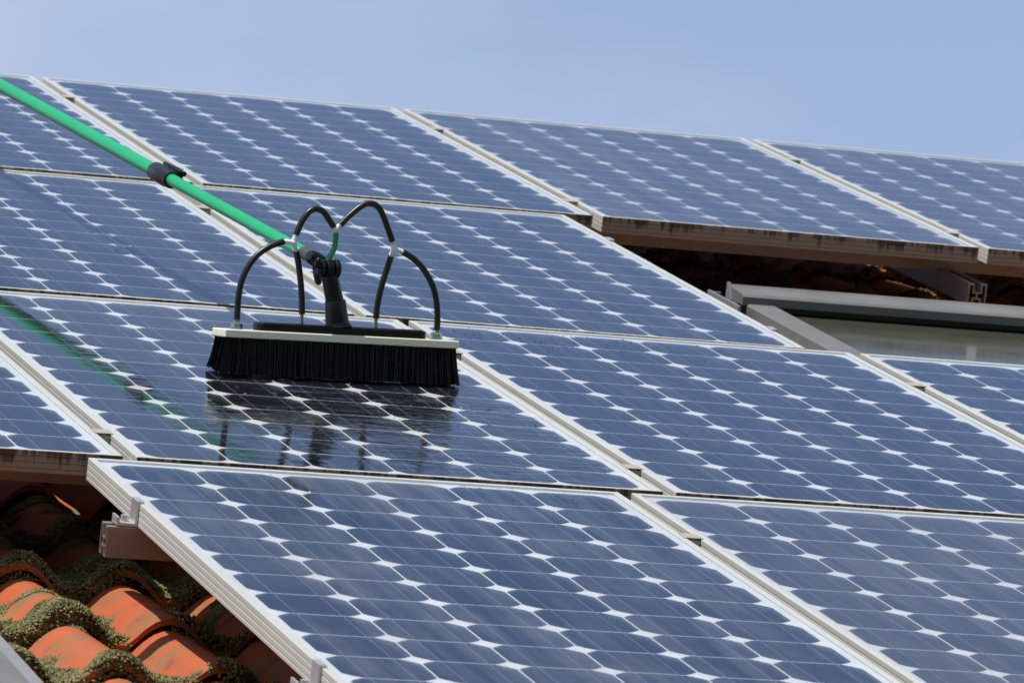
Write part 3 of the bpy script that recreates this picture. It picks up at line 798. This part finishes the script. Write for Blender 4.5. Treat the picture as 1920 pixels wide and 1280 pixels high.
yconn((-0.0700, 0, 0.2115), [(-0.0875, 0, 0.2134), (-0.0660, 0, 0.2266), (-0.0597, .011, 0.2002)])
yconn((0.0026, 0, 0.2380), [(-0.0028, 0, 0.2422), (0.0105, 0, 0.2456), (0.0029, 0, 0.2305)])
yconn((0.1065, 0, 0.2114), [(0.1027, 0, 0.2238), (0.1067, .011, 0.2005), (0.1222, 0, 0.2068)])
def hexnut(x, y, z0, z1, r):
    m = MB(); m.tube([(x, y, z0), (x, y, z0 + .0006)], r * 1.12, 20)
    m.tube([(x, y, z0 + .0007), (x, y, z0 + .0018), (x, y, z1 - .0018), (x, y, z1)], [r * .93, r, r, r * .9], 6)
    m.tube([(x, y, z1), (x, y, z1 + .004)], r * .55, 14)
    obj('hose_nut', m.mesh('hose_nut', M['zinc']), brush)
hexnut(-0.1595, 0, 0.0689, 0.0795, .0098); hexnut(0.1905, 0, 0.0689, 0.0795, .0098)
for x in (-0.0391, 0.0911):
    m = MB(); m.tube([(x, .02, .0689), (x, .02, .0850), (x, .02, .0853), (x - .0004, .02, .1000)], [.0038, .0038, .0029, .0029], 12)
    obj('nozzle', m.mesh('nozzle', M['brass'], smooth=True), brush)

# ================================================================== SMALL STUFF
# moss on the tiles: little cushions, packed thicker under the panels to deepen shade
ico_v = []; phi = (1 + 5 ** .5) / 2
for a, b in ((-1, phi), (1, phi), (-1, -phi), (1, -phi)): ico_v += [Vector((a, b, 0)).normalized()]
for a, b in ((-1, phi), (1, phi), (-1, -phi), (1, -phi)): ico_v += [Vector((0, a, b)).normalized()]
for a, b in ((phi, -1), (phi, 1), (-phi, -1), (-phi, 1)): ico_v += [Vector((a, 0, b)).normalized()]
ico_f = [(0, 11, 5), (0, 5, 1), (0, 1, 7), (0, 7, 10), (0, 10, 11), (1, 5, 9), (5, 11, 4), (11, 10, 2), (10, 7, 6), (7, 1, 8), (3, 9, 4), (3, 4, 2), (3, 2, 6), (3, 6, 8), (3, 8, 9), (4, 9, 5), (2, 4, 11), (6, 2, 10), (8, 6, 7), (9, 8, 1)]
mv, mf = [], []
oct_v = [Vector(q) for q in ((1, 0, 0), (0, 1, 0), (-1, 0, 0), (0, -1, 0), (0, 0, 1), (0, 0, -1))]
oct_f = [(0, 1, 4), (1, 2, 4), (2, 3, 4), (3, 0, 4), (1, 0, 5), (2, 1, 5), (3, 2, 5), (0, 3, 5)]
rm = random.Random(11)
def tile_surface(u, v):
    y = (v - LIP0) % TG
    return N_PAN + roll_h(u - CREST) + 0.024 * (1 - y / TG), y
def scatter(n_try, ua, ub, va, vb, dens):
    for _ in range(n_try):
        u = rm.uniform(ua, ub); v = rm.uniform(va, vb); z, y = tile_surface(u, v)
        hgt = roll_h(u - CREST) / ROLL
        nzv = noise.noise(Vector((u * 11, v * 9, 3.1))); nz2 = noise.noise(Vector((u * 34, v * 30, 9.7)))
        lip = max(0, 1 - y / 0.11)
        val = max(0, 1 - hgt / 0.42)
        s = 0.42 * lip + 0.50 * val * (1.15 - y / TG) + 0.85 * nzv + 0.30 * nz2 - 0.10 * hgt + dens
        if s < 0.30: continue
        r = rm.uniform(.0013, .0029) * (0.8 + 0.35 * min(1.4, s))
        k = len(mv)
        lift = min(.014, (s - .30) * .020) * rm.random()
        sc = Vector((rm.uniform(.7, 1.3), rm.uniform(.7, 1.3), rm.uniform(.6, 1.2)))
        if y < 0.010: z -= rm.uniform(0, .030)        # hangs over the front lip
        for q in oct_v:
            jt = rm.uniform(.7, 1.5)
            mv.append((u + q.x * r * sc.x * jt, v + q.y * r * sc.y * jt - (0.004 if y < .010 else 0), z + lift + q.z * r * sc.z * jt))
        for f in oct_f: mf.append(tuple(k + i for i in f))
scatter(170000, -0.50, 0.28, -2.62, -1.60, 0.0)
scatter(110000, -0.50, 0.28, -1.60, -0.95, 0.32)  # extra moss cover added to blacken the shaded recess under the third row
scatter(70000, 1.45, 3.1, 1.3, 2.6, 0.32)  # likewise thickened to darken the shaded opening under the top row
def lip_moss(n_try, ua, ub, r_lo, r_hi):
    for _ in range(n_try):
        u = rm.uniform(ua, ub); row = rm.randint(r_lo, r_hi); v = LIP0 + row * TG
        g_ = noise.noise(Vector((u * 7, row * 3.7, 1.3)))
        if g_ < 0.0 + 0.3 * rm.random(): continue
        z = N_PAN + roll_h(u - CREST) + 0.024
        k = len(mv); r = rm.uniform(.0015, .0032); y_ = rm.uniform(-.008, .014); dz = rm.uniform(-.026, .007) if y_ < .002 else rm.uniform(0, .008)
        for q in oct_v:
            jt = rm.uniform(.7, 1.5); mv.append((u + q.x * r * jt, v + y_ + q.y * r * jt, z + dz + q.z * r * jt))
        for f in oct_f: mf.append(tuple(k + i for i in f))
lip_moss(40000, -0.50, 0.28, -3, 1)
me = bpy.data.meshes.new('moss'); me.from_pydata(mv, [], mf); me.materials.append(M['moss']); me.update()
mo = obj('moss', me, None, ROOF); mo['kind'] = 'stuff'; mo['label'] = 'green and brown moss cushions on the orange roof tiles, extra under the panels to deepen shade'; mo['category'] = 'moss'

# grit and droplets on the freshly washed glass
gv, gf = [], []
rg = random.Random(5)
def speck(mat, x, y, r, h):
    k = len(gv)
    for q in ico_v:
        p = mat @ Vector((x + q.x * r * rg.uniform(.6, 1.3), y + q.y * r * rg.uniform(.6, 1.3), -0.0010 + h * (.5 + .5 * q.z)))
        gv.append(tuple(p))
    for f in ico_f: gf.append(tuple(k + i for i in f))
for _ in range(70):
    speck(PM[(2, 2)], rg.gauss(-.15, .14), .79 - abs(rg.gauss(0, .10)) - .03, rg.uniform(.0008, .002), .0012)
for _ in range(26):
    speck(PM[(3, 1)], rg.uniform(-.36, .37), .79 - abs(rg.gauss(0, .12)) - .03, rg.uniform(.0006, .0014), .0008)
for _ in range(12):
    speck(PM[(3, 1)], rg.gauss(.26, .07), .79 - abs(rg.gauss(0, .06)) - .02, rg.uniform(.0008, .002), .0012)
for key in ((1, 1), (1, 0), (2, 3), (3, 2)):
    for _ in range(14): speck(PM[key], rg.uniform(-.37, .37), rg.uniform(-.75, .76), rg.uniform(.0007, .0016), .001)
me = bpy.data.meshes.new('grit'); me.from_pydata(gv, [], gf); me.materials.append(M['grit']); me.update()
go = obj('grit', me); go['kind'] = 'stuff'; go['label'] = 'dark specks of grit scattered on the panel glass'; go['category'] = 'grit'
# beads of water round the brush
m_, t_, o_ = new_mat('water_drop')
fr_ = N(t_, 'ShaderNodeFresnel', IOR=1.45); a_ = N(t_, 'ShaderNodeBsdfTransparent'); b_ = N(t_, 'ShaderNodeBsdfGlossy', Roughness=0.02); x_ = N(t_, 'ShaderNodeMixShader')
t_.links.new(fr_.outputs[0], x_.inputs[0]); t_.links.new(a_.outputs[0], x_.inputs[1]); t_.links.new(b_.outputs[0], x_.inputs[2]); t_.links.new(x_.outputs[0], o_.inputs[0])
wv_, wf_ = [], []
rw = random.Random(21)
def bead(mat, x, y, r, h):
    k = len(wv_); n_ = 8
    for (f, z) in ((1, 0), (.86, .5), (.5, .87)):
        for i in range(n_):
            a = 6.2832 * i / n_; wv_.append(tuple(mat @ Vector((x + r * f * math.cos(a), y + r * f * 1.25 * math.sin(a), -0.0008 + h * z))))
    wv_.append(tuple(mat @ Vector((x, y, -0.0008 + h))))
    for b in range(2):
        for i in range(n_): wf_.append((k + b * n_ + i, k + b * n_ + (i + 1) % n_, k + (b + 1) * n_ + (i + 1) % n_, k + (b + 1) * n_ + i))
    for i in range(n_): wf_.append((k + 2 * n_ + i, k + 2 * n_ + (i + 1) % n_, k + 3 * n_))
for _ in range(70):
    bead(PM[(2, 1)], rw.uniform(-.12, .38), rw.gauss(-.14, .10), rw.uniform(.0009, .0028), rw.uniform(.0008, .0018))
for _ in range(20):
    bead(PM[(2, 2)], rw.gauss(-.2, .12), .72 - abs(rw.gauss(0, .2)), rw.uniform(.0008, .002), rw.uniform(.0006, .0013))
for _ in range(25):
    bead(PM[(3, 1)], rw.uniform(-.2, .35), .76 - abs(rw.gauss(0, .12)), rw.uniform(.0008, .0022), rw.uniform(.0006, .0014))
me = bpy.data.meshes.new('water_drops'); me.from_pydata(wv_, [], wf_); me.materials.append(m_); me.polygons.foreach_set('use_smooth', [True] * len(me.polygons)); me.update()
wo = obj('water_drops', me); wo['kind'] = 'stuff'; wo['label'] = 'beads of water left on the panels around the brush'; wo['category'] = 'water'
# scraps of dry leaf on the panel under the roof window
lm = MB()
for (x, y, a, s) in ((-.005, .772, .3, .011), (.012, .768, 1.2, .008), (-.03, .775, 2.0, .006)):
    n = len(lm.v)
    for i, (px, py) in enumerate(((-1, 0), (-.3, .5), (.6, .35), (1, 0), (.5, -.45), (-.4, -.4))):
        qx, qy = px * math.cos(a) - py * math.sin(a), px * math.sin(a) + py * math.cos(a)
        lm.v.append((x + qx * s, y + qy * s, .0006 + .0025 * (i % 2)))
    lm.quadface([n + i for i in range(6)])
lo = obj('leaf_scraps', lm.mesh('leaf_scraps', M['debris']), None, PM[(2, 3)]); lo['kind'] = 'stuff'
lo['label'] = 'tiny reddish scraps of dry leaf on the panel below the roof window'; lo['category'] = 'leaf'
